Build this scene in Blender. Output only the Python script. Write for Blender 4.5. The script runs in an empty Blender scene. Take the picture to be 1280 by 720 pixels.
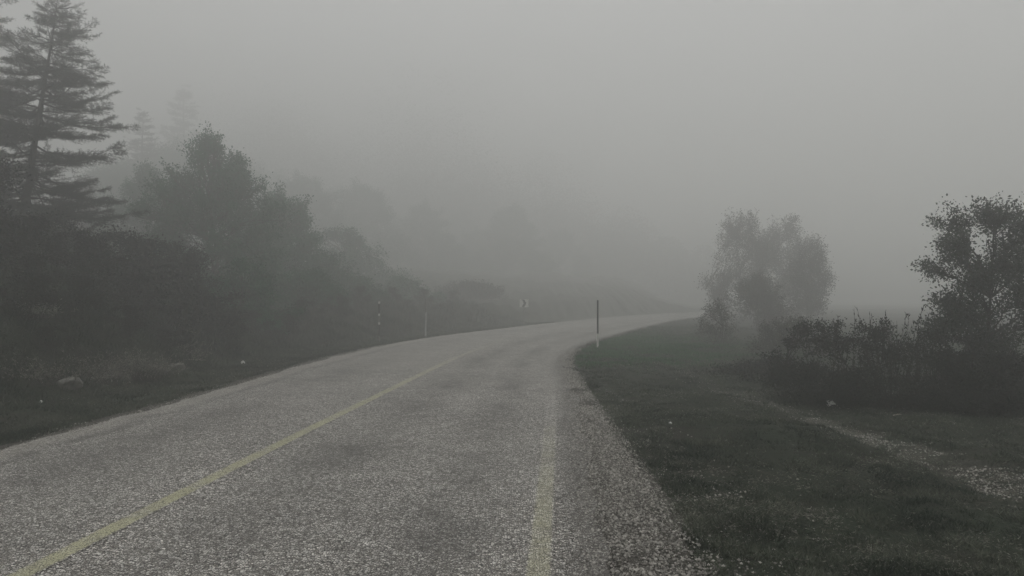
import bpy, bmesh, math, random
import numpy as np
from mathutils import Vector

C = bpy.context.scene.collection
RNG = np.random.default_rng(11)
random.seed(11)
F, CX, HY, CAMZ = 924.0, 640.0, 370.0, 1.7      # focal length in px of a 1280 wide frame, principal x, horizon row, eye height

# ------------------------------------------------------------------ noise
_tab = np.random.default_rng(5).random((256, 256))
def vnoise(x, y, s=1.0, seed=0):
    x = np.asarray(x, float) * s + seed * 17.31; y = np.asarray(y, float) * s + seed * 9.73
    xi = np.floor(x).astype(int); yi = np.floor(y).astype(int)
    fx = x - xi; fy = y - yi
    fx = fx * fx * (3 - 2 * fx); fy = fy * fy * (3 - 2 * fy)
    a = _tab[xi & 255, yi & 255]; b = _tab[(xi + 1) & 255, yi & 255]
    c = _tab[xi & 255, (yi + 1) & 255]; d = _tab[(xi + 1) & 255, (yi + 1) & 255]
    return (a * (1 - fx) + b * fx) * (1 - fy) + (c * (1 - fx) + d * fx) * fy
def fbm(x, y, s=1.0, seed=0, o=4):
    t = 0; amp = 1; n = 0
    for k in range(o):
        t = t + amp * vnoise(x, y, s * 2 ** k, seed + k * 3); n += amp; amp *= .5
    return t / n
def sstep(a, b, x):
    t = np.clip((np.asarray(x, float) - a) / (b - a), 0, 1)
    return t * t * (3 - 2 * t)

# ------------------------------------------------------------------ road curves, x as a function of y
YG = np.arange(-40, 420, .25)
def curve(pts, w=2.0):
    ys, xs = zip(*pts)
    v = np.interp(YG, ys, xs)
    k = np.exp(-.5 * (np.arange(-24, 25) * .25 / w) ** 2); k /= k.sum()
    return np.convolve(np.pad(v, 24, mode='reflect', reflect_type='odd'), k, mode='valid')
far = lambda o: [(60, 8.1 + o), (72, 14.6 + o * 1.08), (84, 23.5 + o * 1.2), (96, 36 + o * 1.35), (420, 500 + o * 1.5)]
CL = curve([(-40, -8.6), (0, -6.1), (8, -5.6), (13.1, -5.3), (18.5, -5.12), (23.4, -4.75), (29.6, -3.6), (35, -1.8), (42.5, .95), (50.7, 4.1)] + far(0))
CC = curve([(-40, -5.9), (0, -3.3), (4.5, -3.0), (8, -2.72), (13.1, -2.25), (18.5, -1.75), (23.4, -1.2), (29.6, 0), (35, 1.5), (42.5, 4.05), (50.7, 7.1)] + far(3.1))
CR = curve([(-40, -2.6), (0, -.12), (4.5, .15), (8, .4), (13.1, .70), (18.5, .88), (21.5, 1.05), (26, 2.1), (30, 3.3), (36, 5.3), (42.5, 7.5), (50.7, 10.6)] + far(6.4))
CG = curve([(-40, .3), (0, 1.05), (4.5, 1.20), (7.1, 1.24), (13, 1.32), (18.5, 1.42), (21.5, 1.62), (26, 2.7), (30, 4.0), (39, 7.0), (50.7, 11.2)] + far(7.0))
cl = lambda y: np.interp(y, YG, CL)
cc = lambda y: np.interp(y, YG, CC)
cr = lambda y: np.interp(y, YG, CR)
cg = lambda y: np.interp(y, YG, CG)
COS = 1 / np.sqrt(1 + np.gradient(CC, .25) ** 2)
cosr = lambda y: np.interp(y, YG, COS)

def track(x, y):          # the worn gravel wheel track across the field
    xc = np.interp(y, [0, 5, 7.1, 8.7, 11.2, 13, 15.7, 20, 24, 60], [5.5, 5.25, 4.95, 4.8, 4.4, 4.25, 4.05, 4.2, 4.6, 14])
    w = np.interp(y, [0, 7, 11, 14, 20, 60], [.55, .46, .38, .26, .2, .1])
    return np.exp(-((x - xc) / w) ** 2) * np.interp(y, [0, 10, 13, 22, 40], [1, 1, .55, .2, 0])

def H(x, y):
    x = np.asarray(x, float); y = np.asarray(y, float)
    sl = (cl(y) - x) * cosr(y); sr = (x - cg(y)) * cosr(y)
    n1 = fbm(x, y, .45, 2) - .5; n2 = fbm(x, y, 1.9, 7) - .5
    z = np.full(np.broadcast(x, y).shape, -.03)
    bank = sstep(2.1, 6.0, sl) * 2.3 + np.clip(sl - 5.6, 0, 60) * .16
    bank = np.where(bank > 7, 7 + (bank - 7) * .15, bank)
    bank = bank * np.interp(y, [0, 17, 26, 60, 90], [1, 1, .42, .42, .8]) * (1 - .80 * sstep(110, 170, y)) * (1 - sstep(.13, .25, x / np.maximum(y, 1)) * sstep(60, 105, y))
    zl = -.03 - .07 * sstep(.2, 1.2, sl) + bank + n1 * sstep(.6, 4, sl) * 1.1 + n2 * (.10 * sstep(.1, 1, sl) + .5 * sstep(2.0, 3.4, sl))
    zr = -.03 - .014 * np.clip(sr, 0, 40) + n1 * .34 * sstep(.3, 3, sr) + n2 * .17 * sstep(.05, .6, sr) - .05 * track(x, y)
    z = np.where(sl > 0, zl, z); z = np.where(sr > 0, zr, z)
    return z
def hz(x, y): return float(H(np.array([x]), np.array([y]))[0])
def gp(px, py):           # ground point under a pixel of the 1280x720 frame
    for d in np.arange(3.5, 120, .05):
        x = (px - CX) / F * d; z = CAMZ - (py - HY) / F * d
        h = hz(x, d) if (x < cl(d) or x > cg(d)) else 0
        if z <= h: return Vector((x, d, h))
    return Vector(((px - CX) / F * 60, 60, hz((px - CX) / F * 60, 60)))
def atd(px, d): return (px - CX) / F * d
def zat(py, d): return CAMZ - (py - HY) / F * d

# ------------------------------------------------------------------ objects
def tag(o, label=None, cat=None, group=None, kind=None):
    if label: o['label'] = label
    if cat: o['category'] = cat
    if group: o['group'] = group
    if kind: o['kind'] = kind
    return o
def empty(name, loc, rz=0):
    o = bpy.data.objects.new(name, None); C.objects.link(o)
    o.location = loc; o.rotation_euler = (0, 0, rz); o.empty_display_size = .2
    return o
def link(name, me, mat=None, parent=None):
    o = bpy.data.objects.new(name, me); C.objects.link(o)
    if mat: me.materials.append(mat)
    if parent: o.parent = parent
    return o
def copy_tree(o, parent=None):
    c = o.copy(); C.objects.link(c)
    if parent: c.parent = parent
    for ch in list(o.children): copy_tree(ch, c)
    return c
def np_mesh(name, V, Q, tint=None, uv=None, smooth=False):
    V = np.asarray(V, np.float32); Q = np.asarray(Q, np.int32)
    k = Q.shape[1]
    me = bpy.data.meshes.new(name)
    me.vertices.add(len(V)); me.vertices.foreach_set('co', V.ravel())
    me.loops.add(Q.size); me.loops.foreach_set('vertex_index', Q.ravel())
    me.polygons.add(len(Q))
    me.polygons.foreach_set('loop_start', np.arange(len(Q), dtype=np.int32) * k)
    if tint is not None:
        a = me.attributes.new('tint', 'FLOAT', 'POINT'); a.data.foreach_set('value', np.asarray(tint, np.float32))
    if uv is not None:
        l = me.uv_layers.new(name='across'); l.data.foreach_set('uv', np.asarray(uv, np.float32)[Q.ravel()].ravel())
    me.update(calc_edges=True)
    me.polygons.foreach_set('use_smooth', np.full(len(Q), smooth))
    return me
class Tubes:
    def __init__(s): s.V = []; s.Q = []; s.n = 0
    def add(s, pts, rad, sides=6):
        pts = np.asarray(pts, float); rad = np.asarray(rad, float)
        t = np.gradient(pts, axis=0); t /= np.linalg.norm(t, axis=1, keepdims=True) + 1e-9
        ref = np.array([0, 0, 1.]) if abs(t[0, 2]) < .8 else np.array([1., 0, 0])
        u = np.cross(t, ref); u /= np.linalg.norm(u, axis=1, keepdims=True) + 1e-9
        w = np.cross(t, u)
        a = np.arange(sides) / sides * 2 * np.pi
        ring = pts[:, None] + rad[:, None, None] * (np.cos(a)[None, :, None] * u[:, None] + np.sin(a)[None, :, None] * w[:, None])
        n = len(pts); idx = s.n + np.arange(n * sides).reshape(n, sides)
        q = np.stack([idx[:-1], np.roll(idx[:-1], -1, 1), np.roll(idx[1:], -1, 1), idx[1:]], -1).reshape(-1, 4)
        s.V.append(ring.reshape(-1, 3)); s.Q.append(q); s.n += n * sides
    def mesh(s, name): return np_mesh(name, np.concatenate(s.V), np.concatenate(s.Q), smooth=True)
def unit(v): return v / (np.linalg.norm(v, axis=-1, keepdims=True) + 1e-9)
def leaf_mesh(name, P, D, L, W, tint, rng, fold=.0):
    """one diamond face per leaf or needle: base, two shoulders, tip"""
    n = len(P); D = unit(D)
    S = unit(np.cross(D, unit(rng.normal(size=(n, 3)))))
    L = np.broadcast_to(L, n)[:, None]; W = np.broadcast_to(W, n)[:, None]
    N = np.cross(S, D)
    V = np.stack([P, P + D * L * .45 + S * W * .5, P + D * L - N * L * fold, P + D * L * .45 - S * W * .5], 1).reshape(-1, 3)
    return np_mesh(name, V, np.arange(4 * n).reshape(n, 4), np.repeat(tint, 4))

# ------------------------------------------------------------------ materials
class N:
    def __init__(s, name):
        s.m = bpy.data.materials.new(name); s.m.use_nodes = True
        s.t = s.m.node_tree; s.t.nodes.clear()
        s.out = s.t.nodes.new('ShaderNodeOutputMaterial')
    def n(s, typ, **k):
        o = s.t.nodes.new('ShaderNode' + typ)
        for a, b in k.items(): setattr(o, a, b)
        return o
    def l(s, a, b): s.t.links.new(a, b)
    def put(s, sock, v):
        if isinstance(v, (int, float)): sock.default_value = v
        elif isinstance(v, tuple): sock.default_value = (*v, 1) if len(v) == 3 and sock.type == 'RGBA' else v
        else: s.l(v, sock)
    def pos(s): return s.n('NewGeometry').outputs['Position']
    def noise(s, vec, scale, detail=3, rough=.55, out='Fac'):
        o = s.n('TexNoise'); s.l(vec, o.inputs['Vector']); o.inputs['Scale'].default_value = scale
        o.inputs['Detail'].default_value = detail; o.inputs['Roughness'].default_value = rough
        return o.outputs[out]
    def voro(s, vec, scale, feature='F1', rnd=1):
        o = s.n('TexVoronoi', feature=feature); s.l(vec, o.inputs['Vector']); o.inputs['Scale'].default_value = scale
        o.inputs['Randomness'].default_value = rnd
        return o
    def map(s, v, a, b, c=0., d=1.):
        o = s.n('MapRange'); s.put(o.inputs[0], v); o.inputs[1].default_value = a; o.inputs[2].default_value = b
        o.inputs[3].default_value = c; o.inputs[4].default_value = d
        return o.outputs[0]
    def math(s, op, a, b=0.):
        o = s.n('Math', operation=op); s.put(o.inputs[0], a); s.put(o.inputs[1], b); return o.outputs[0]
    def mix(s, f, a, b, blend='MIX'):
        o = s.n('Mix', data_type='RGBA', blend_type=blend); s.put(o.inputs[0], f); s.put(o.inputs[6], a); s.put(o.inputs[7], b)
        return o.outputs[2]
    def bump(s, h, dist, strength=1):
        o = s.n('Bump'); s.l(h, o.inputs['Height']); o.inputs['Distance'].default_value = dist; o.inputs['Strength'].default_value = strength
        return o.outputs[0]
    def bsdf(s, col, rough=.85, normal=None, spec=.25, trans=None):
        o = s.n('BsdfPrincipled'); s.put(o.inputs['Base Color'], col); s.put(o.inputs['Roughness'], rough)
        o.inputs['Specular IOR Level'].default_value = spec
        if normal is not None: s.l(normal, o.inputs['Normal'])
        sh = o.outputs[0]
        if trans:
            t = s.n('BsdfTranslucent'); s.put(t.inputs[0], col)
            mx = s.n('MixShader'); mx.inputs[0].default_value = trans
            s.l(sh, mx.inputs[1]); s.l(t.outputs[0], mx.inputs[2]); sh = mx.outputs[0]
        s.l(sh, s.out.inputs[0]); return s.m
    def attr(s, name): return s.n('Attribute', attribute_name=name).outputs['Fac']

def leafmat(name, dark, light, trans=.25, rough=.7):
    k = N(name)
    big = k.noise(k.pos(), .9, 2)
    f = k.math('ADD', k.math('MULTIPLY', k.attr('tint'), .75), k.map(big, .35, .7, -.1, .3))
    return k.bsdf(k.mix(f, dark, light), rough, spec=.15, trans=trans)
def barkmat(name, a, b, sc=9):
    k = N(name); p = k.pos()
    mp = k.n('Mapping'); k.l(p, mp.inputs[0]); mp.inputs['Scale'].default_value = (1, 1, .25)
    n1 = k.noise(mp.outputs[0], sc * 3, 5, .65)
    return k.bsdf(k.mix(k.map(n1, .35, .7), a, b), .92, k.bump(n1, .012), spec=.1)

def stones_nodes(k, p, scale, lo, hi, gap):
    """chips of stone bedded in a darker binder: returns colour, height"""
    v = k.voro(p, scale); e = k.voro(p, scale, 'DISTANCE_TO_EDGE')
    sep = k.n('SeparateColor'); k.l(v.outputs['Color'], sep.inputs[0])
    r = sep.outputs[0]
    col = k.mix(k.math('POWER', r, 1.5), lo, hi)
    col = k.mix(k.map(sep.outputs[1], .0, 1, 0, .35), col, (.27, .245, .20), 'MIX')
    g = k.map(e.outputs['Distance'], .03, .20)
    col = k.mix(g, gap, col)
    h = k.math('MULTIPLY', g, k.math('ADD', r, .4))
    return col, h

def asphalt_colour(k):
    p = k.pos()
    wob = k.noise(p, 30, 2, out='Color')
    pp = k.n('VectorMath', operation='MULTIPLY_ADD'); k.l(wob, pp.inputs[0]); pp.inputs[1].default_value = (.010,) * 3; k.l(p, pp.inputs[2])
    c1, h1 = stones_nodes(k, pp.outputs[0], 56, (.13, .125, .115), (.71, .695, .655), (.014, .013, .012))
    big = k.noise(p, .55, 4, .6)
    mid = k.noise(p, 3.2, 4, .65)
    f = k.math('ADD', k.map(big, .3, .7, 1.05, 1.36), k.map(mid, .3, .7, -.20, .20))
    cmb = k.n('CombineColor')
    for i in range(3): k.l(f, cmb.inputs[i])
    return k.mix(1., c1, cmb.outputs[0], 'MULTIPLY'), h1, p

def mat_asphalt():
    k = N('chip_seal_asphalt')
    c, h, p = asphalt_colour(k)
    uv = k.n('UVMap', uv_map='across'); sp = k.n('SeparateXYZ'); k.l(uv.outputs[0], sp.inputs[0])
    u = sp.outputs[0]          # 0 at the left edge, 1 centre line, 2 right edge line
    jit = k.math('MULTIPLY', k.math('SUBTRACT', k.noise(p, .8, 3), .5), .22)
    u2 = k.math('ADD', u, jit)
    def band(c0, w):           # a soft band across the road
        d = k.math('ABSOLUTE', k.math('SUBTRACT', u2, c0))
        return k.map(d, w, 0., 0., 1.)
    # wheel paths polished darker by tyres, long patches of bleeding bitumen
    patch = k.map(k.noise(p, .34, 4, .65), .44, .62)
    w = k.math('MULTIPLY', k.math('ADD', k.math('ADD', band(1.30, .22), band(1.74, .16)), k.math('MULTIPLY', band(.42, .26), .8)), k.map(patch, 0, 1, .12, .60))
    c = k.mix(w, c, (.045, .043, .040))
    # pale dusty strip and dark seam along the left edge
    e = k.map(k.math('ADD', u, k.math('MULTIPLY', jit, .35)), .13, .085)
    c = k.mix(k.math('MULTIPLY', e, .32), c, (.27, .255, .225))
    seam = k.map(k.math('ABSOLUTE', k.math('SUBTRACT', k.math('ADD', u, k.math('MULTIPLY', jit, .7)), .155)), .055, .0)
    c = k.mix(k.math('MULTIPLY', k.math('MULTIPLY', seam, .62), k.map(k.noise(p, .9, 4, .7), .35, .6, .25, 1)), c, (.05, .047, .043))
    # muddy dark margin right of the edge line
    c = k.mix(k.map(u2, 2.04, 2.22, 0, .5), c, (.035, .032, .028))
    return k.bsdf(c, .8, k.bump(h, .006, .8), spec=.25)
def mat_line(name, a0, a1, a2, top=1.):
    k = N(name)
    c, h, p = asphalt_colour(k)
    uv = k.n('UVMap', uv_map='across'); sp = k.n('SeparateXYZ'); k.l(uv.outputs[0], sp.inputs[0])
    d = k.math('ABSOLUTE', k.math('SUBTRACT', sp.outputs[0], .5))
    edge = k.map(k.math('ADD', d, k.math('MULTIPLY', k.math('SUBTRACT', k.noise(p, 26, 4), .5), .28)), .47, .36)
    wear = k.map(k.noise(p, 2.3, 5, .7), .30, .58, .16, top)
    fleck = k.map(k.math('ADD', h, k.math('MULTIPLY', k.noise(p, 38, 3), .6)), .34, .75, .12, 1)
    along = k.map(k.math('ADD', sp.outputs[1], k.math('MULTIPLY', k.noise(p, 1.3, 4), 4)), a0 + 2, a1 + 1, 1, a2)
    f = k.math('MULTIPLY', k.math('MULTIPLY', edge, k.math('MULTIPLY', wear, fleck)), along)
    yel = k.mix(k.noise(p, 9, 3), (.36, .355, .225), (.50, .49, .33))
    return k.bsdf(k.mix(f, c, yel), .75, k.bump(h, .004, .7), spec=.2)
def mat_shoulder():
    k = N('loose_shoulder_gravel')
    p = k.pos()
    c, h = stones_nodes(k, p, 60, (.05, .046, .042), (.33, .315, .285), (.012, .011, .010))
    n1 = k.noise(p, 1.6, 5, .7)
    c = k.mix(k.map(n1, .38, .62, .45, .0), c, (.030, .028, .024))
    return k.bsdf(c, .9, k.bump(h, .012), spec=.15)
def mat_ground():
    k = N('soil_and_thatch'); p = k.pos()
    n1 = k.noise(p, .8, 5, .65); n2 = k.noise(p, 14, 5, .7); n3 = k.noise(p, 5, 4, .7)
    soil = k.mix(n2, (.016, .017, .013), (.045, .044, .034))
    green = k.mix(n2, (.014, .020, .014), (.040, .052, .034))
    c = k.mix(k.map(n1, .35, .6), soil, green)
    c = k.mix(k.map(k.math('MULTIPLY', n3, n2), .30, .45, 0, .5), c, (.11, .10, .075))
    gs, gh = stones_nodes(k, p, 34, (.10, .095, .08), (.40, .38, .33), (.03, .028, .024))
    c = k.mix(k.math('MULTIPLY', k.attr('gravel'), k.map(n3, .42, .62, 0, .7)), c, gs)
    return k.bsdf(c, .95, k.bump(k.math('ADD', n2, k.math('MULTIPLY', gh, .3)), .03), spec=.08)
def flat(name, a, b=None, sc=20, rough=.6, spec=.3):
    k = N(name); n1 = k.noise(k.pos(), sc, 4, .6)
    return k.bsdf(k.mix(k.map(n1, .35, .7), a, b or tuple(v * .6 for v in a)), rough, spec=spec)

M = dict(
    asphalt=mat_asphalt(), line=mat_line('worn_yellow_paint', 11, 29, .06), edge=mat_line('faded_yellow_paint', 5.2, 11.5, .0, .62), shoulder=mat_shoulder(), ground=mat_ground(),
    pine=leafmat('dark_pine_needles', (.013, .017, .013), (.040, .048, .036), .15),
    fir=leafmat('grey_green_needles', (.018, .026, .020), (.055, .072, .056), .15),
    green=leafmat('mid_green_leaves', (.009, .042, .020), (.032, .165, .075), .25),
    dark=leafmat('dark_leaves', (.010, .013, .010), (.034, .040, .030), .2),
    glossy=leafmat('small_tree_leaves', (.014, .022, .015), (.095, .115, .085), .2, .42),
    brown=leafmat('autumn_leaves', (.030, .030, .024), (.10, .095, .075), .25),
    dry=leafmat('dry_twigs_and_leaves', (.055, .053, .046), (.40, .385, .335), .2, .85),
    grass=leafmat('short_grass', (.008, .020, .012), (.19, .205, .155), .2, .8),
    brightgrass=leafmat('fresh_grass', (.020, .062, .024), (.072, .185, .078), .3, .7),
    straw=leafmat('dead_grass', (.09, .09, .075), (.42, .41, .35), .2, .85),
    bark=barkmat('dark_bark', (.022, .020, .017), (.075, .066, .055)),
    twig=barkmat('thin_bark', (.020, .019, .016), (.06, .055, .047), 20),
    pale_wood=barkmat('bleached_wood', (.22, .20, .17), (.45, .42, .37), 12),
    stone=flat('grey_stone', (.38, .36, .32), (.12, .115, .10), 30, .9, .15),
    rock=flat('mossy_rock', (.17, .165, .15), (.05, .055, .045), 9, .95, .1),
    white=flat('white_paint', (.72, .72, .68), (.5, .5, .46), 25, .5),
    black=flat('black_paint', (.016, .016, .016), (.04, .038, .036), 25, .5),
    grey=flat('weathered_grey_paint', (.20, .20, .18), (.13, .13, .12), 25, .6),
    steel=flat('galvanised_steel', (.42, .43, .42), (.28, .29, .28), 14, .45, .5),
    paper=flat('white_paper', (.8, .8, .78), (.6, .6, .57), 18, .7),
)

# ------------------------------------------------------------------ ground, road, markings
def axis(lo, hi, step, out_lo, out_hi, g=1.16):
    a = list(np.arange(lo, hi, step)); s = step; v = hi
    while v < out_hi: a.append(v); s *= g; v += s
    a.append(out_hi); b = []; s = step; v = lo - step
    while v > out_lo: b.append(v); s *= g; v -= s
    b.append(out_lo)
    return np.array(b[::-1] + a)
gx = axis(-18, 16, .17, -400, 400); gy = axis(2, 44, .17, -400, 400, 1.12)
X, Y = np.meshgrid(gx, gy); Z = H(X.ravel(), Y.ravel())
ys = Y.ravel(); xs = X.ravel()
nx, ny = len(gx), len(gy); idx = np.arange(nx * ny).reshape(ny, nx)
Q = np.stack([idx[:-1, :-1], idx[:-1, 1:], idx[1:, 1:], idx[1:, :-1]], -1).reshape(-1, 4)
me = np_mesh('ground', np.stack([xs, ys, Z], 1), Q, smooth=True)
a = me.attributes.new('gravel', 'FLOAT', 'POINT'); a.data.foreach_set('value', track(xs, ys).astype(np.float32))
tag(link('ground', me, M['ground']), kind='structure')

yr = np.concatenate([np.arange(-12, 30, .06), np.arange(30, 60, .2), np.arange(60, 150, .8)])
def strip(name, fl, fr, z, mat, cols, u0, u1, rows=yr):
    t = np.linspace(0, 1, cols); xl = fl(rows)[:, None]; xr = fr(rows)[:, None]
    xx = xl + (xr - xl) * t; yy = np.repeat(rows[:, None], cols, 1)
    crown = (np.sin(t * np.pi) * .0)[None, :]
    zz = np.full_like(xx, z) + crown
    arc = np.cumsum(np.concatenate([[0], np.diff(rows) / cosr(rows[1:])])) + rows[0]
    uu = np.broadcast_to(u0 + (u1 - u0) * t, xx.shape)
    i = np.arange(xx.size).reshape(xx.shape)
    q = np.stack([i[:-1, :-1], i[:-1, 1:], i[1:, 1:], i[1:, :-1]], -1).reshape(-1, 4)
    m = np_mesh(name, np.stack([xx, yy, zz], -1).reshape(-1, 3), q, uv=np.stack([uu, np.repeat(arc[:, None], cols, 1)], -1).reshape(-1, 2))
    return tag(link(name, m, mat), kind='structure')
rag = lambda y, s, a, seed: (fbm(np.asarray(y), np.full(len(y), 3.7), s, seed, 5) - .5) * 2 * a
# road in two halves of one mesh: u = 0 left edge, 1 centre, 2 right line, 2.3 outer edge
def road():
    rows = yr; tl = np.linspace(0, 1, 14)
    e0 = cl(rows) - .02 + rag(rows, 1.4, .16, 3); e3 = cr(rows) + .42 / cosr(rows) + rag(rows, 1.1, .14, 5)
    cuts = [(e0, cc(rows), 0, 1), (cc(rows), cr(rows), 1, 2), (cr(rows), e3, 2, 2.3)]
    V = []; U = []
    for k, (p, q, a0, b0) in enumerate(cuts):
        t = np.linspace(0, 1, 6)[(1 if k else 0):]
        V.append(p[:, None] + (q - p)[:, None] * t); U.append(np.broadcast_to(a0 + (b0 - a0) * t, V[-1].shape))
    xx = np.concatenate(V, 1); uu = np.concatenate(U, 1); yy = np.repeat(rows[:, None], xx.shape[1], 1)
    arc = np.repeat(rows[:, None], xx.shape[1], 1)
    i = np.arange(xx.size).reshape(xx.shape)
    q = np.stack([i[:-1, :-1], i[:-1, 1:], i[1:, 1:], i[1:, :-1]], -1).reshape(-1, 4)
    m = np_mesh('road', np.stack([xx, yy, np.zeros_like(xx)], -1).reshape(-1, 3), q, uv=np.stack([uu, arc], -1).reshape(-1, 2))
    tag(link('road', m, M['asphalt']), kind='structure')
road()
hw = .085
strip('yellow_centre_line', lambda y: cc(y) - hw / cosr(y), lambda y: cc(y) + hw / cosr(y), .004, M['line'], 2, 0, 1, np.arange(-12, 33, .06))
strip('yellow_edge_line', lambda y: cr(y) - hw / cosr(y), lambda y: cr(y) + hw / cosr(y), .004, M['edge'], 2, 0, 1, np.arange(-12, 12.6, .06))
strip('gravel_shoulder', lambda y: cr(y) + .1, lambda y: np.maximum(cg(y), cr(y) + .5) + rag(y, .9, .22, 9) + rag(y, 5, .10, 10), -.006, M['shoulder'], 5, 0, 1)
strip('gravel_verge', lambda y: cl(y) - .22 + rag(y, 1.1, .25, 12), lambda y: cl(y) + .2, -.006, M['shoulder'], 4, 0, 1)

# loose chips of stone on the shoulder, along the left edge and in the wheel track
def chips():
    rng = np.random.default_rng(3); P = []; S = []
    n = 46000
    d = np.exp(rng.uniform(np.log(3.6), np.log(24), n)); t = rng.beta(1.25, 1.1, n)
    x = cr(d) + .25 + (cg(d) + .04 - cr(d) - .25) * t + rng.normal(0, .05, n)
    keep = fbm(x, d, 2.2, 21) + rng.normal(0, .08, n) > .33
    P.append(np.stack([x, d], 1)[keep]); S.append(rng.lognormal(np.log(.0062), .48, n)[keep])
    n = 15000
    d = np.exp(rng.uniform(np.log(4), np.log(24), n)); x = np.interp(d, [0, 5, 7.1, 8.7, 11.2, 13, 15.7, 20, 24], [5.5, 5.25, 4.95, 4.8, 4.4, 4.25, 4.05, 4.2, 4.6]) + rng.normal(0, .27, n)
    keep = (fbm(x, d, 1.7, 31) + rng.normal(0, .06, n) > .40) & (rng.random(n) < np.interp(d, [0, 10, 13, 22], [1, 1, .5, .12]))
    P.append(np.stack([x, d], 1)[keep]); S.append(rng.lognormal(np.log(.0074), .45, n)[keep])
    n = 7000
    d = np.exp(rng.uniform(np.log(6), np.log(26), n)); x = cl(d) - .12 + rng.normal(0, .14, n)
    P.append(np.stack([x, d], 1)); S.append(rng.lognormal(np.log(.0065), .5, n))
    n = 3000                      # strays flung into the grass
    d = np.exp(rng.uniform(np.log(3.6), np.log(14), n)); x = cg(d) + np.abs(rng.normal(0, .5, n))
    P.append(np.stack([x, d], 1)); S.append(rng.lognormal(np.log(.0065), .5, n))
    P = np.concatenate(P); S = np.minimum(np.concatenate(S), .0145); n = len(P)
    on = (P[:, 0] > cl(P[:, 1]) - .1) & (P[:, 0] < cg(P[:, 1]) + .1)
    z = np.maximum(H(P[:, 0], P[:, 1]), np.where(on, -.006, -9)) + S * .35
    oct_ = np.array([[1, 0, 0], [0, 1, 0], [-1, 0, 0], [0, -1, 0], [0, 0, .8], [0, 0, -.8]], float)
    tri = np.array([[0, 1, 4], [1, 2, 4], [2, 3, 4], [3, 0, 4], [1, 0, 5], [2, 1, 5], [3, 2, 5], [0, 3, 5]])
    a = rng.uniform(0, 6.28, n); R = np.zeros((n, 3, 3)); R[:, 0, 0] = np.cos(a); R[:, 0, 1] = -np.sin(a); R[:, 1, 0] = np.sin(a); R[:, 1, 1] = np.cos(a); R[:, 2, 2] = 1
    V = oct_[None] * rng.uniform(.6, 1.4, (n, 6, 3)) * S[:, None, None]
    V = np.einsum('nij,nkj->nki', R, V) + np.stack([P[:, 0], P[:, 1], z], 1)[:, None]
    T = (tri[None] + 6 * np.arange(n)[:, None, None]).reshape(-1, 3)
    me = np_mesh('loose_gravel', V.reshape(-1, 3), T, np.repeat(rng.random(n), 6))
    k = N('gravel_chip'); c = k.mix(k.attr('tint'), (.06, .056, .05), (.40, .385, .35))
    tag(link('loose_gravel', me, k.bsdf(c, .9, spec=.15)), 'loose grey gravel chips strewn along both road edges and the field track', 'gravel', kind='stuff')
chips()

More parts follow.
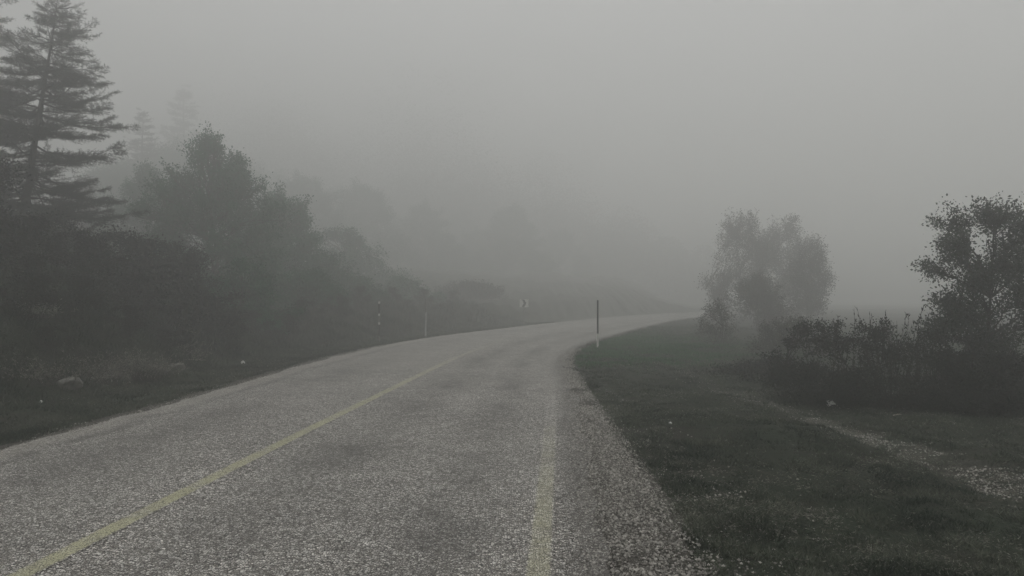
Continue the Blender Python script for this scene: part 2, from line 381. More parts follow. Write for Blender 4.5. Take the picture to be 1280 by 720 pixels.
# ------------------------------------------------------------------ grass
def grass():
    rng = np.random.default_rng(8)
    def blades(x, y, h, w, lean, tint, name, mat, label, cat='grass'):
        n = len(x); z = H(x, y) - .004
        a = rng.uniform(0, 6.28, n); D = np.stack([np.cos(a) * lean, np.sin(a) * lean, np.ones(n)], 1)
        me = leaf_mesh(name, np.stack([x, y, z], 1), D, h, w, tint, rng, .15)
        tag(link(name, me, mat), label, cat, kind='stuff')
    # right hand field
    n = 520000
    d = np.exp(rng.uniform(np.log(3.3), np.log(42), n)); th = rng.uniform(-.12, .82, n)
    x = d * np.tan(th); y = d
    s = x - cg(y); pat = fbm(x, y, .55, 41); fine = fbm(x, y, 3.0, 43)
    ok = (s > rng.normal(.06, .14, n)) & (fine + pat * .5 + rng.normal(0, .1, n) > .50) & (rng.random(n) > np.minimum(track(x, y) * 1.5, .97))
    x, y, pat, fine, s = x[ok], y[ok], pat[ok], fine[ok], s[ok]; n = len(x)
    strawy = np.clip((fbm(x, y, 1.3, 51) - .48) * 6, 0, 1) * np.clip(fine * 2 - .6, 0, 1)
    tint = np.clip(rng.beta(1.2, 5, n) + strawy * rng.random(n) * .95 + .3 * np.exp(-s / .3) * rng.random(n), 0, 1)
    h = rng.uniform(.02, .06, n) * (.25 + 1.5 * pat * (fine > .48)) * (1 + y / 30); w = .004 + .0006 * y
    spot = ((x - 5.6) / 1.1) ** 2 + ((y - 22.5) / 2.6) ** 2 < rng.uniform(.2, 1.2, n)
    blades(x[~spot], y[~spot], h[~spot], w[~spot], rng.uniform(.4, 1.5, (~spot).sum()), tint[~spot], 'field_grass', M['grass'], 'short dark grass covering the field right of the road')
    # tufts of longer grass
    nt = 1300; d = np.exp(rng.uniform(np.log(3.6), np.log(30), nt)); x0 = d * np.tan(rng.uniform(-.05, .8, nt))
    k = (x0 > cg(d) + .02) & (fbm(x0, d, 1.1, 91) > .50); x0, d = x0[k], d[k]; nb = rng.integers(14, 46, len(d)); R0 = rng.uniform(.02, .07, len(d))
    i = np.repeat(np.arange(len(d)), nb); n = len(i); ox = rng.normal(0, 1, n) * R0[i]; oy = rng.normal(0, 1, n) * R0[i]
    z = H(x0[i] + ox, d[i] + oy) - .004; D = np.stack([ox * 12 + rng.normal(0, .3, n), oy * 12 + rng.normal(0, .3, n), np.ones(n)], 1)
    tone = rng.beta(1.2, 2.2, len(d))
    me = leaf_mesh('grass_tufts', np.stack([x0[i] + ox, d[i] + oy, z], 1), D, rng.uniform(.035, .085, n), .004 + .0004 * d[i], np.clip(tone[i] * .7 + rng.normal(0, .12, n), 0, 1), rng, .2)
    tag(link('grass_tufts', me, M['grass']), 'longer ragged tufts of grass standing in the field right of the road', 'grass', kind='stuff')
    # fresh green growth beside the misty trees
    n = 34000; y = 17 + rng.gamma(3.2, 2.6, n); x = cg(y) + .15 + np.abs(rng.normal(0, 1, n)) * np.interp(y, [16, 20, 24, 40], [.8, 2.2, 2.6, 2.0]); k = (fbm(x, y, .9, 95) + rng.normal(0, .1, n)) > .47; x, y = x[k], y[k]; n = len(x)
    blades(x, y, rng.uniform(.05, .14, n), .018, rng.uniform(.2, .9, n), rng.random(n), 'fresh_grass', M['brightgrass'], 'patch of brighter green grass below the misty saplings')
    # verge and bank on the left
    n = 260000
    d = np.exp(rng.uniform(np.log(6), np.log(48), n)); s = rng.uniform(-.05, 6.5, n) ** 1.0; y = d; x = cl(y) - s / cosr(y)
    fine = fbm(x, y, 2.6, 63)
    ok = (s > rng.normal(.28, .12, n)) & (fine + rng.normal(0, .12, n) > .43); x, y, s, fine = x[ok], y[ok], s[ok], fine[ok]; n = len(x)
    pat = np.clip((fbm(x, y, .8, 61) - .52) * 5, 0, 1)
    tint = np.clip(rng.beta(1.2, 6, n) + pat * sstep(2, 3.2, s) * rng.random(n) * .12 - .08 * sstep(1.5, 2.8, s), 0, 1)
    h = rng.uniform(.03, .08, n) * (1 + 2.6 * sstep(1.8, 3.2, s)) * (.7 + y / 40); w = .005 + .0007 * y
    blades(x, y, h, w, rng.uniform(.3, 1.3, n), tint, 'verge_grass', M['grass'], 'dark grass on the left verge and the foot of the bank')
grass()

def dead_flecks():
    rng = np.random.default_rng(19); n = 95000
    d = np.exp(rng.uniform(np.log(3.5), np.log(26), n)); x = d * np.tan(rng.uniform(-.05, .8, n))
    pat = fbm(x, d, .8, 83); f = fbm(x, d, 4.5, 85)
    k = (x > cg(d) + .02) & (pat * .6 + f * .6 + rng.normal(0, .075, n) > .69); x, d = x[k], d[k]
    n2 = 9000; d2 = np.exp(rng.uniform(np.log(6), np.log(30), n2)); x2 = cl(d2) - rng.uniform(.15, 5, n2) / cosr(d2)
    k = fbm(x2, d2, 2.0, 87) + rng.normal(0, .08, n2) > .58; x = np.concatenate([x, x2[k]]); d = np.concatenate([d, d2[k]])
    n = len(x); a = rng.uniform(0, 6.28, n); D = np.stack([np.cos(a), np.sin(a), rng.normal(.25, .3, n)], 1)
    me = leaf_mesh('dead_grass', np.stack([x, d, H(x, d) + rng.uniform(.012, .05, n)], 1), D, rng.uniform(.02, .06, n) * np.interp(d, [3.5, 8, 20], [.7, .95, 1.3]), rng.uniform(.003, .007, n) * np.interp(d, [3.5, 8, 20], [.7, 1, 1.8]), rng.beta(1.2, 1.6, n), rng, .1)
    tag(link('dead_grass', me, M['straw']), 'scattered pale dead blades and leaf bits lying over the dark grass', 'grass', kind='stuff')
dead_flecks()

# ------------------------------------------------------------------ trees
def wiggle(p0, p1, n, amp, rng, sag=0):
    t = np.linspace(0, 1, n)[:, None]
    w = rng.normal(0, 1, (n, 3)); w = np.cumsum(w, 0); w = w - w[0] - t * (w[-1] - w[0])
    L = np.linalg.norm(np.asarray(p1) - p0)
    p = p0 + (np.asarray(p1) - p0) * t + w * amp * L / math.sqrt(n)
    p[:, 2] += sag * L * np.sin(t[:, 0] * np.pi)
    return p
def conifer(name, h, rad, seed, leafm, label, group=None, lean=(0, 0), low=.08, whorl=.30, per=6, needles=11, nl=.085, nw=.013, step=.085, power=.8, bare=.0, rise=.25):
    rng = np.random.default_rng(seed)
    root = empty(name, (0, 0, 0)); tag(root, label, 'tree', group)
    T = Tubes()
    tr = wiggle(np.array([0, 0, -.3]), np.array([lean[0], lean[1], h]), 14, .010, rng)
    rr = np.linspace(.016 * h + .02, .008, 14); T.add(tr, rr, 9)
    P = []; D = []; tint = []
    def trunk(z): 
        return np.array([np.interp(z, tr[:, 2], tr[:, 0]), np.interp(z, tr[:, 2], tr[:, 1]), z])
    z = low * h; k = 0
    while z < h * .985:
        t = z / h; prof = (1 - t) ** power * min(1, .55 + t * 2.2)
        for j in range(per + (1 if rng.random() < .5 else 0)):
            if rng.random() < .12 + bare * (1 - t): continue
            az = 2 * np.pi * j / per + k * 1.1 + rng.normal(0, .25)
            L = rad * prof * rng.uniform(.55, 1.12) + .12
            zz = z + rng.normal(0, whorl * .3)
            p0 = trunk(zz); el = rise * (t - .25) * 2 + rng.normal(.04, .17)
            d = np.array([math.cos(az) * math.cos(el), math.sin(az) * math.cos(el), math.sin(el)])
            n = 8; s = np.linspace(0, 1, n)[:, None]
            b = p0 + d * L * s + np.array([0, 0, 1.]) * (L * (-(.30 + rng.normal(0, .12)) * s + .26 * s ** 2.6)) + np.cumsum(rng.normal(0, .016 * L, (n, 3)), 0) * (s > 0)
            T.add(b, np.linspace(.010 + .009 * L, .003, n), 5)
            m = max(3, int(L / step)); side = unit(np.cross(d, [0, 0, 1.]))
            ss = np.sort(rng.uniform(.10 if t > .5 else .18, 1, m))
            for q in ss:
                pb = np.array([np.interp(q, s[:, 0], b[:, i]) for i in range(3)])
                for sg in (-1, 1):
                    ln = (.10 + .36 * L * (1 - q) ** .7) * rng.uniform(.5, 1.15); ln = min(ln, .8)
                    dd = unit(d * rng.uniform(.5, 1.1) + side * sg * rng.uniform(.6, 1.1) + np.array([0, 0, rng.normal(.02, .16)]))
                    e = pb + dd * ln
                    if ln > .2: T.add(np.stack([pb, (pb + e) / 2 + [0, 0, -.01], e]), [.004, .003, .0015], 3)
                    nn = max(3, int(needles * ln / .25)); f = rng.uniform(.12, 1, nn)[:, None]
                    P.append(pb + dd * ln * f + rng.normal(0, .006, (nn, 3)))
                    D.append(dd * .75 + rng.normal(0, .55, (nn, 3))); tint.append(np.clip(rng.beta(1.5, 3, nn) + (q - .6) * .3, 0, 1))
        z += whorl * rng.uniform(.75, 1.2) * (1.1 - .45 * t); k += 1
    P = np.concatenate(P); D = np.concatenate(D); tint = np.concatenate(tint); n = len(P)
    link('trunk', T.mesh('trunk'), M['bark'], root)
    link('crown', leaf_mesh('crown', P, D, rng.uniform(.6, 1.25, n) * nl, nw, tint, rng, .1), leafm, root)
    return root
def clump_tree(name, clumps, seed, leafm, label, base_r=.09, stems=1, leaf=.07, lw=.55, dens=900, twigs=12, group=None, cat='tree', stem_spread=.1, barkm='bark', stem_part='trunk', fork=.45, flat_z=.75, hang=.0, upright=0., spread=.15, amp=.07):
    """trunk(s), limbs out to each clump, twigs inside the clump, leaves along the twigs; clumps = (x, y, z, r)"""
    rng = np.random.default_rng(seed); root = empty(name, (0, 0, 0)); tag(root, label, cat, group)
    T = Tubes(); P = []; D = []; TI = []
    cl_ = np.array(clumps, float); top = cl_[:, 2].max(); cen = cl_[:, :3].mean(0)
    st = []
    for i in range(stems):
        a = rng.uniform(0, 6.28); o = np.array([math.cos(a), math.sin(a), 0]) * stem_spread * (stems > 1) * rng.uniform(.3, 1)
        e = np.array([cen[0] * .8, cen[1] * .8, top * .86]) + o * 2.2 * (stems > 1) * top / 2
        if stems > 1: e = cl_[rng.integers(len(cl_)), :3] * np.array([1, 1, .95])
        p = wiggle(o + [0, 0, -.25], e, 10, amp, rng); st.append(p)
        T.add(p, np.linspace(base_r, base_r * .16, 10) * rng.uniform(.7, 1), 8)
    for (cx, cy, cz, r) in clumps:
        c = np.array([cx, cy, cz]); p = st[rng.integers(len(st))]
        d = np.linalg.norm(p[:, :2] - c[:2], axis=1) * .8 + np.abs(p[:, 2] - cz * .72); d[p[:, 2] > cz] += 2
        p0 = p[np.argmin(d)]
        L = np.linalg.norm(c - p0); br = max(.008, min(base_r * .5, .011 * L + .007))
        b = wiggle(p0, c, 8, amp * 1.2, rng, .06); T.add(b, np.linspace(br, br * .35, 8), 6)
        nt = max(5, int(twigs))
        for j in range(nt):
            q = b[rng.integers(4, 8)]
            u = unit(rng.normal(size=3)); u[2] = u[2] * flat_z + upright * abs(rng.normal(.6, .4)); u = unit(u)
            e = c + u * r * rng.uniform(.6, 1.08) * np.array([1, 1, flat_z + upright * .6])
            tw = wiggle(q, e, 6, .10, rng, .04); T.add(tw, np.linspace(br * .35, .0022, 6), 4)
            m = int(dens * r * r / nt * rng.uniform(.45, 1.5)); 
            if m < 3: m = 3
            f = rng.beta(2.2, 1.0, m); tt = np.linspace(0, 1, 6)
            pp = np.stack([np.interp(f, tt, tw[:, i]) for i in range(3)], 1)
            P.append(pp + rng.normal(0, spread * r + leaf * .3, (m, 3)))
            dd = unit(tw[-1] - tw[0]) * .6 + rng.normal(0, .7, (m, 3)); dd[:, 2] -= hang; D.append(dd)
            TI.append(np.clip(rng.beta(1.6, 2.8, m) + rng.normal(0, .10), 0, 1))
    P = np.concatenate(P); D = np.concatenate(D); TI = np.concatenate(TI); n = len(P)
    ok = P[:, 2] > .01; P, D, TI = P[ok], D[ok], TI[ok]; n = len(P)
    link(stem_part, T.mesh(stem_part), M[barkm], root)
    ll = rng.uniform(.55, 1.25, n) * leaf
    link('crown' if cat == 'tree' else 'foliage', leaf_mesh('leaves', P, D, ll, ll * lw, TI, rng, .15), leafm, root)
    return root
def crown_clumps(h, rx, seed, n=22, low=.25, r=(.35, .6), point=.0):
    rng = np.random.default_rng(seed); out = []
    while len(out) < n:
        t = rng.uniform(low, 1); z = t * h
        prof = math.sin(min(1, (t - low) / (1 - low) * (1 - .28) + .24) * math.pi) ** .7 if not point else (1 - (t - low) / (1 - low)) ** point * .95 + .08
        a = rng.uniform(0, 6.28); k = math.sqrt(rng.uniform(.15, 1)) * prof * rx * rng.uniform(.7, 1.18)
        out.append((math.cos(a) * k, math.sin(a) * k, z - r[0] * .5, rng.uniform(*r) * (1.15 - .62 * t)))
    return out
def place(o, x, y, rz=None, s=None, dz=-.05):
    o.location = (x, y, hz(x, y) + dz)
    if rz is not None: o.rotation_euler = (0, 0, rz)
    if s is not None: o.scale = (s, s, s) if isinstance(s, (int, float)) else s
    return o

# --- left: the near pines
d = 22.0; x = atd(14, d); zt = zat(-8, d); h = zt - hz(x, d)
pineA = conifer('pine_tree', h, 3.5, 21, M['pine'], 'tall dark pine with layered open boughs standing nearest on the left bank', lean=(atd(64, d) - x, .2), whorl=.40, per=7, power=.50, step=.075, nl=.10, nw=.010, needles=18, rise=.10)
place(pineA, x, d)
d = 27.0; x = atd(-48, d); zt = zat(-70, d); h = zt - hz(x, d)
pineB = conifer('pine_tree', h, 3.3, 22, M['fir'], 'grey green pine at the left edge, partly cut by the frame', lean=(.2, .1), whorl=.42, per=6, power=.5, needles=13, nl=.10, rise=.1)
place(pineB, x, d)
# --- fainter conifers behind
cA = conifer('conifer', 8.6, 2.3, 31, M['fir'], 'thin pale conifer spire just right of the tall dark pine', per=7, whorl=.34, needles=13, nl=.12, nw=.024, step=.12)
place(cA, atd(176, 84), 84)
cA.scale = (2.4, 2.4, (zat(138, 84) - hz(atd(176, 84), 84)) / 8.6)
cB = copy_tree(cA); tag(cB, 'faint tall conifer in the mist above the green leafy trees'); place(cB, atd(230, 118), 118, 2.1); cB.scale = (4.2, 4.2, (zat(110, 118) - hz(atd(230, 118), 118)) / 8.6)
# --- green broadleaf trees on the left
def bl(px, top, d, halfpx, seed, leafm, label, name='broadleaf_tree', **k):
    x = atd(px, d); z0 = hz(x, d); h = zat(top, d) - z0; rx = halfpx / F * d
    c = crown_clumps(h, rx, seed, k.pop('n', 26), k.pop('low', .08), k.pop('r', (.5, .95)), k.pop('point', .0))
    c.append((0, 0, h - .3, .4))
    o = clump_tree(name, c, seed, leafm, label, **k); place(o, x, d); return o
bl(262, 172, 33, 128, 41, M['green'], 'large bushy green tree with jagged rounded top left of the road', n=170, dens=1500, leaf=.10, twigs=9, r=(.3, 1.15), low=.02, point=.62, upright=.9)
g2 = bl(350, 242, 41, 96, 42, M['green'], 'smaller green tree behind the left verge, right of the large bushy one', n=120, dens=1200, leaf=.12, twigs=9, r=(.35, 1.25), low=.02, point=.62, upright=.9)
bl(186, 205, 46, 80, 43, M['green'], 'greyish leafy tree between the tall pine and the large green tree', n=90, dens=1100, leaf=.12, twigs=9, r=(.6, 1.2), low=.03, point=.6, upright=.4)
bl(424, 285, 58, 88, 44, M['green'], 'greyer green tree fading into mist beyond the smaller green tree', n=80, dens=800, leaf=.15, twigs=9, r=(.6, 1.3), low=.02, point=.55, upright=.4)
bl(212, 300, 22, 74, 45, M['dark'], 'dark leafy shrub tree low on the bank under the large green tree', n=60, dens=2600, leaf=.07, twigs=12, r=(.3, .6), low=.02, point=.5, upright=.3)
bl(306, 322, 26, 66, 46, M['green'], 'leafy green shrub tree near the verge below the smaller green tree', n=60, dens=2300, leaf=.08, twigs=12, r=(.35, .7), low=.02, point=.5, upright=.3)
bl(384, 334, 33, 54, 47, M['green'], 'rounded green shrub tree near the verge left of the banded pole', n=50, dens=1800, leaf=.10, twigs=11, r=(.4, .8), low=.02, point=.5, upright=.3)
bl(446, 346, 41, 48, 48, M['green'], 'misty green shrub tree behind the banded pole', n=45, dens=1300, leaf=.12, twigs=10, r=(.45, .9), low=.02, point=.5, upright=.3)
bl(505, 346, 50, 52, 49, M['green'], 'pale misty shrub tree behind the unbanded pole', n=40, dens=1000, leaf=.14, twigs=9, r=(.5, 1.0), low=.02, point=.5, upright=.3)
bl(585, 352, 60, 60, 50, M['dark'], 'faint wide shrub between the unbanded pole and the bend sign', n=40, dens=800, leaf=.16, twigs=9, r=(.6, 1.1), low=.02, point=.5, upright=.3)
# --- dark wood filling the bank behind
wood_label = 'dark tree crowded into the shadowy wood on the left bank'
w0 = clump_tree('woodland_tree', crown_clumps(5.2, 1.7, 51, 26, .02, (.6, 1.0), .45), 51, M['dark'], wood_label, leaf=.10, dens=1300, twigs=10, group='trees in the dark left wood')
rng = np.random.default_rng(77); first = True
for (px, dd, s) in [(-60, 16, .8), (20, 22, .55), (85, 22.5, .58), (140, 24, .5), (120, 46, .9), (-20, 32, .9), (60, 32, .62), (180, 52, 1.2), (350, 58, 1.2), (100, 52, 1.5)]:
    o = w0 if first else copy_tree(w0); first = False
    place(o, atd(px, dd), dd, rng.uniform(0, 6.28), s)
# --- fading trees between the green trees and the far slope
for (px, dd, s, rz) in [(210, 74, 1.9, 1.0), (300, 80, 1.8, 2.2), (378, 84, 1.75, 4.0), (452, 92, 1.75, 5.2), (528, 104, 1.7, .4), (596, 116, 1.5, 3.1), (145, 66, 1.6, 2.9), (415, 112, 2.4, 1.7), (330, 106, 2.6, 5.8), (490, 124, 2.2, 3.6), (640, 108, 1.8, 2.6), (700, 122, 1.7, .9), (758, 132, 1.4, 4.4), (570, 130, 2.4, 1.3)]:
    o = place(copy_tree(g2), atd(px, dd * 1.22), dd * 1.22, rz, s * 1.2, -.3); tag(o, 'very faint leafy tree fading into fog beyond the green trees', group='fading trees beyond the green trees')
# --- shrubs on the bank
sh_label = 'low dark bush on the slope of the left bank'
s0 = clump_tree('bush', crown_clumps(1.25, .85, 61, 13, .05, (.28, .5)), 61, M['dark'], sh_label, base_r=.02, stems=5, leaf=.055, dens=4200, twigs=10, group='dark bushes on the left bank', cat='bush', stem_part='stems', barkm='twig', stem_spread=.2)
first = True
for (px, dd, s) in [(-10, 12.2, .6), (72, 13.9, .55), (150, 16.2, .6), (206, 17.8, .65), (100, 15.6, .8), (30, 14.2, .8), (60, 15.2, .95), (-30, 15.5, 1.0), (40, 16.6, 1.0), (85, 17.2, 1.1), (10, 18, 1.3), (120, 17.8, 1.2), (165, 18.6, 1.2), (212, 19.6, 1.1), (250, 20.8, 1.0), (70, 19.6, 1.4), (282, 21.6, .9), (318, 24.0, .9), (352, 26.0, .9), (385, 28.4, .95), (418, 31.4, .95), (-70, 13.5, 1.0), (185, 21, 1.5), (140, 20, 1.6), (450, 36, 1.0), (490, 40, 1.0), (530, 44, 1.0), (262, 23, 1.3), (570, 50, 1.1)]:
    o = s0 if first else copy_tree(s0); first = False
    place(o, atd(px, dd), dd, rng.uniform(0, 6.28), (s * 1.1, s * 1.1, s))
# dry pale brush
def brush(px, py, w, hgt, seed, label, n=220):
    g = gp(px, py); rng = np.random.default_rng(seed); root = empty('dry_bush', g - Vector((0, 0, .04))); tag(root, label, 'bush')
    T = Tubes(); P = []; D = []
    for i in range(n):
        o = np.array([rng.normal(0, w * .28), rng.normal(0, w * .2), -.02]); a = rng.uniform(0, 6.28); ln = hgt * rng.uniform(.5, 1.15)
        e = o + np.array([math.cos(a) * ln * rng.uniform(.3, 1.1), math.sin(a) * ln * .6 - .15 * ln, ln * rng.uniform(.3, .9)])
        p = wiggle(o, e, 6, .09, rng, .10); T.add(p, np.linspace(.004, .0015, 6), 3)
        m = 9; f = rng.uniform(.35, 1, m); tt = np.linspace(0, 1, 6)
        P.append(np.stack([np.interp(f, tt, p[:, k]) for k in range(3)], 1)); D.append(rng.normal(0, .6, (m, 3)) + unit(e - o))
    P = np.concatenate(P); D = np.concatenate(D)
    link('stems', T.mesh('stems'), M['dry'], root)
    link('foliage', leaf_mesh('foliage', P, D, rng.uniform(.03, .07, len(P)), .014, rng.beta(1.3, 2, len(P)), rng, .1), M['dry'], root)
    return root
brush(178, 474, .95, .72, 71, 'pale dry brush sprawling at the foot of the bank, the brightest clump', 330)
brush(122, 478, .85, .78, 72, 'pale dry brush beside the brightest clump, nearer the tall pine', 280)
brush(28, 396, 1.1, .45, 73, 'pale dead brush high on the bank at the left edge', 240)
brush(238, 448, .9, .50, 74, 'thin dry brush under the large green tree', 170)
brush(48, 478, 1.0, .55, 75, 'sparse dry brush low on the bank near the left edge', 130)

# --- rocks bedded among the brush
def rock(px, py, w, seed, label):
    g = gp(px, py); rng = np.random.default_rng(seed); bm = bmesh.new(); bmesh.ops.create_icosphere(bm, subdivisions=4, radius=1)
    ax = rng.normal(size=(9, 3)); ax /= np.linalg.norm(ax, axis=1, keepdims=True); cut = rng.uniform(.55, .9, 9)
    for v in bm.verts:
        c = np.array(v.co); 
        for a, q in zip(ax, cut):
            e = c @ a
            if e > q: c = c - a * (e - q) * .85
        c = c * (1 + .10 * (fbm(c[0] * 3 + seed, c[1] * 3 + c[2] * 2, 1.3, 3) - .5)); v.co = c * np.array([w, w * .8, w * .62])
    me = bpy.data.meshes.new('rock'); bm.to_mesh(me); bm.free(); me.polygons.foreach_set('use_smooth', [True] * len(me.polygons))
    o = link('rock', me, M['rock']); o.location = g + Vector((0, 0, w * .22)); o.rotation_euler = (0, 0, rng.uniform(0, 6)); tag(o, label, 'rock')
rock(196, 470, .30, 1, 'largest grey rock bedded at the foot of the bank right of the dry brush')
rock(150, 477, .22, 2, 'grey rock half hidden between the two pale dry brush clumps')
rock(88, 486, .26, 3, 'lichened grey rock at the bank foot nearer the left edge')
rock(222, 462, .18, 4, 'small grey rock at the bank foot toward the green shrub trees')

# --- right: the small leafy tree
d = 13.0; bx = atd(1243, d); bz = hz(bx, d)
def rc(px, py, rpx, dy=0): return ((px - 1243) / F * d, dy * 1.6, zat(py, d) - bz, rpx * 1.15 / F * d)
cl_r = [rc(1192, 270, 24, .1), rc(1228, 262, 24, -.2), rc(1262, 268, 26, .2), rc(1180, 300, 20, -.1), rc(1215, 298, 22, .3), rc(1300, 275, 30, 0), rc(1178, 330, 19, .2),
        rc(1205, 345, 20, -.3), rc(1250, 305, 22, -.1), rc(1278, 322, 24, .3), rc(1230, 352, 22, .2), rc(1190, 380, 22, -.1), rc(1222, 392, 26, .2), rc(1262, 372, 26, -.2),
        rc(1300, 350, 30, .1), rc(1185, 410, 20, .2), rc(1250, 415, 28, .1), rc(1290, 405, 30, -.2), rc(1325, 310, 30, .2), rc(1212, 425, 24, -.3), rc(1330, 380, 32, .1), rc(1272, 445, 28, .2), rc(1232, 452, 24, .1), rc(1192, 452, 24, -.2), rc(1205, 375, 22, .3), rc(1240, 330, 24, -.3), rc(1240, 390, 28, .3), rc(1222, 330, 18, .1), rc(1270, 290, 22, -.2), rc(1205, 405, 24, .4), rc(1195, 318, 16, 0), rc(1255, 350, 22, .4)]
o = clump_tree('small_tree', cl_r, 81, M['glossy'], 'small dark leafy tree with lacy rounded crown at the right edge', base_r=.045, leaf=.055, lw=.6, dens=7400, twigs=26, spread=.14, flat_z=.8, amp=.05)
place(o, bx, d)
# --- hedge of bushes in front of it
def bush_r(px, d, top, halfpx, seed, label, mat='dark', dens=6500, leaf=.042, **k):
    x = atd(px, d); z0 = hz(x, d); h = zat(top, d) - z0; rx = halfpx / F * d
    c = crown_clumps(h, rx, seed, 30, .03, (.2, .36)); 
    o = clump_tree('bush', c, seed, M[mat], label, base_r=.015, stems=6, leaf=leaf, dens=dens, twigs=14, cat='bush', stem_part='stems', barkm='twig', stem_spread=.25, **k)
    return place(o, x, d)
bush_r(1035, 12.6, 390, 48, 91, 'rounded dark bush at the left end of the hedge row beside the field')
bush_r(1100, 12.2, 394, 55, 92, 'dense dark bush in the middle of the hedge row below spiky shoots')
bush_r(1165, 12.0, 406, 55, 93, 'dense dark bush between the hedge middle and the small leafy tree')
bush_r(1200, 12.8, 408, 60, 97, 'dark bush behind the low bush, at the foot of the small leafy tree')
bush_r(1235, 11.8, 424, 60, 94, 'low dark bush in front of the small leafy tree')
bush_r(1310, 11.4, 420, 60, 95, 'low dark bush at the right edge, cut by the frame')
bush_r(950, 16.5, 447, 66, 96, 'low flat bush at the far left foot of the hedge row', leaf=.06)
bush_r(1000, 13.3, 394, 46, 98, 'dark bush filling the hedge between its rounded left end and the low flat bush')
def shoots(px, d, top, seed, label, n=26, spread=.35):
    x = atd(px, d); z0 = hz(x, d); hgt = zat(top, d) - z0; rng = np.random.default_rng(seed)
    root = empty('tall_weed', (x, d, z0 - .04)); tag(root, label, 'plant'); T = Tubes(); P = []; D = []
    for i in range(n):
        o = np.array([rng.normal(0, spread * .6), rng.normal(0, .2), 0]); ln = hgt * rng.uniform(.7, 1.03)
        e = o + np.array([rng.normal(.12, .14) * ln, rng.normal(0, .12) * ln, ln]); p = wiggle(o, e, 7, .03, rng); T.add(p, np.linspace(.006, .002, 7), 4)
        m = 34; f = rng.uniform(.3, 1, m); tt = np.linspace(0, 1, 7)
        P.append(np.stack([np.interp(f, tt, p[:, k]) for k in range(3)], 1)); D.append(unit(e - o) * .9 + rng.normal(0, .45, (m, 3)))
    P = np.concatenate(P); D = np.concatenate(D)
    link('stems', T.mesh('stems'), M['twig'], root); link('foliage', leaf_mesh('foliage', P, D, rng.uniform(.04, .09, len(P)), .02, rng.random(len(P)) * .6, rng, .1), M['dark'], root)
shoots(1112, 12.1, 376, 101, 'tall spiky weeds rising above the middle of the hedge', 22, .22)
shoots(1160, 12.0, 392, 102, 'shorter spiky weeds beside the small leafy tree', 12, .3)
shoots(1060, 12.4, 386, 103, 'thin spiky weeds over the left half of the hedge', 9, .3)

# --- right: saplings in the mist
def sap(px, d, top, halfpx, seed, label, dens=1500, n=20, leaf=.065):
    x = atd(px, d); z0 = hz(x, d); h = zat(top, d) - z0; rx = halfpx / F * d; q = d / 30; n = int(n * 1.3)
    rng = np.random.default_rng(seed); c = []
    for i in range(n):
        t = rng.uniform(.06, 1) ** .8; a = rng.uniform(0, 6.28); k = rx * (1 - t ** 2.6 * .72) * math.sqrt(rng.uniform(.1, 1))
        c.append((math.cos(a) * k, math.sin(a) * k, t * h * .93, q * rng.uniform(.38, .62) * (1.15 - .5 * t)))
    c.append((0, 0, h - .35, .3))
    o = clump_tree('sapling', c, seed, M['brown'], label, base_r=.035, stems=6, leaf=leaf * q, dens=dens / q, twigs=12, upright=.9, flat_z=.9, stem_spread=.35, amp=.04)
    return place(o, x, d)
sap(926, 52, 262, 46, 111, 'tall thin sapling with pointed top, leftmost of the misty clump', 1300, 46)
sap(980, 57, 268, 50, 112, 'broad misty sapling in the middle of the clump', 1300, 52)
sap(1012, 47, 300, 30, 113, 'shorter misty sapling at the right of the clump nearest the hedge', 1300, 30)
sap(944, 38, 345, 46, 114, 'dark low sapling at the front foot of the misty clump', 1700, 34)
sap(896, 27, 378, 24, 115, 'small misty bush at the left foot of the clump', 1700, 10)
sap(985, 22, 402, 62, 117, 'low scrub spreading right of the misty clump behind the hedge end', 2400, 26)

# --- far wood on the rising ground outside the bend: one mass in the mist
def far_wood():
    rng = np.random.default_rng(121); P = []; D = []; T = Tubes(); n = 0
    while n < 400:
        y = rng.uniform(160, 285); px = rng.uniform(240, 880); x = atd(px, y)
        s = (cl(y) - x) * cosr(y)
        if s < 8 or s > 300: continue
        z0 = hz(x, y); h = rng.uniform(11, 19) * (1 + .55 * rng.random() ** 2) * np.interp(s, [4, 14, 40], [.5, .9, 1.25]) * np.interp(px, [330, 560, 760, 870], [1.75, 1.45, .8, .45]); r = h * rng.uniform(.34, .55); n += 1
        T.add(np.array([[x, y, z0 - .3], [x + rng.normal(0, .1), y, z0 + h * .5], [x, y, z0 + h]]), [.16, .1, .03], 5)
        m = 4200; t = rng.beta(1.1, 1.5, m); a = rng.uniform(0, 6.28, m)
        lob = 1 + .35 * np.sin(a * 3 + t * 9 + n) + rng.normal(0, .12, m)
        k = r * ((1 - t) ** .5 * .95 + .05) * np.sqrt(rng.uniform(.1, 1, m)) * lob
        P.append(np.stack([x + np.cos(a) * k, y + np.sin(a) * k, z0 + .3 + t * (h - .2)], 1)); D.append(np.stack([np.cos(a), np.sin(a), rng.normal(-.1, .5, m)], 1))
    P = np.concatenate(P); D = np.concatenate(D); m = len(P)
    root = empty('far_wood', (0, 0, 0)); tag(root, 'faint tree-covered slope fading into fog outside the bend', 'wood', kind='stuff')
    a = link('trunks', T.mesh('trunks'), M['bark'], root); b = link('crowns', leaf_mesh('crowns', P, D, rng.uniform(.35, .75, m), .30, rng.random(m), rng, .1), M['fir'], root)
    a['kind'] = 'stuff'; b['kind'] = 'stuff'
far_wood()

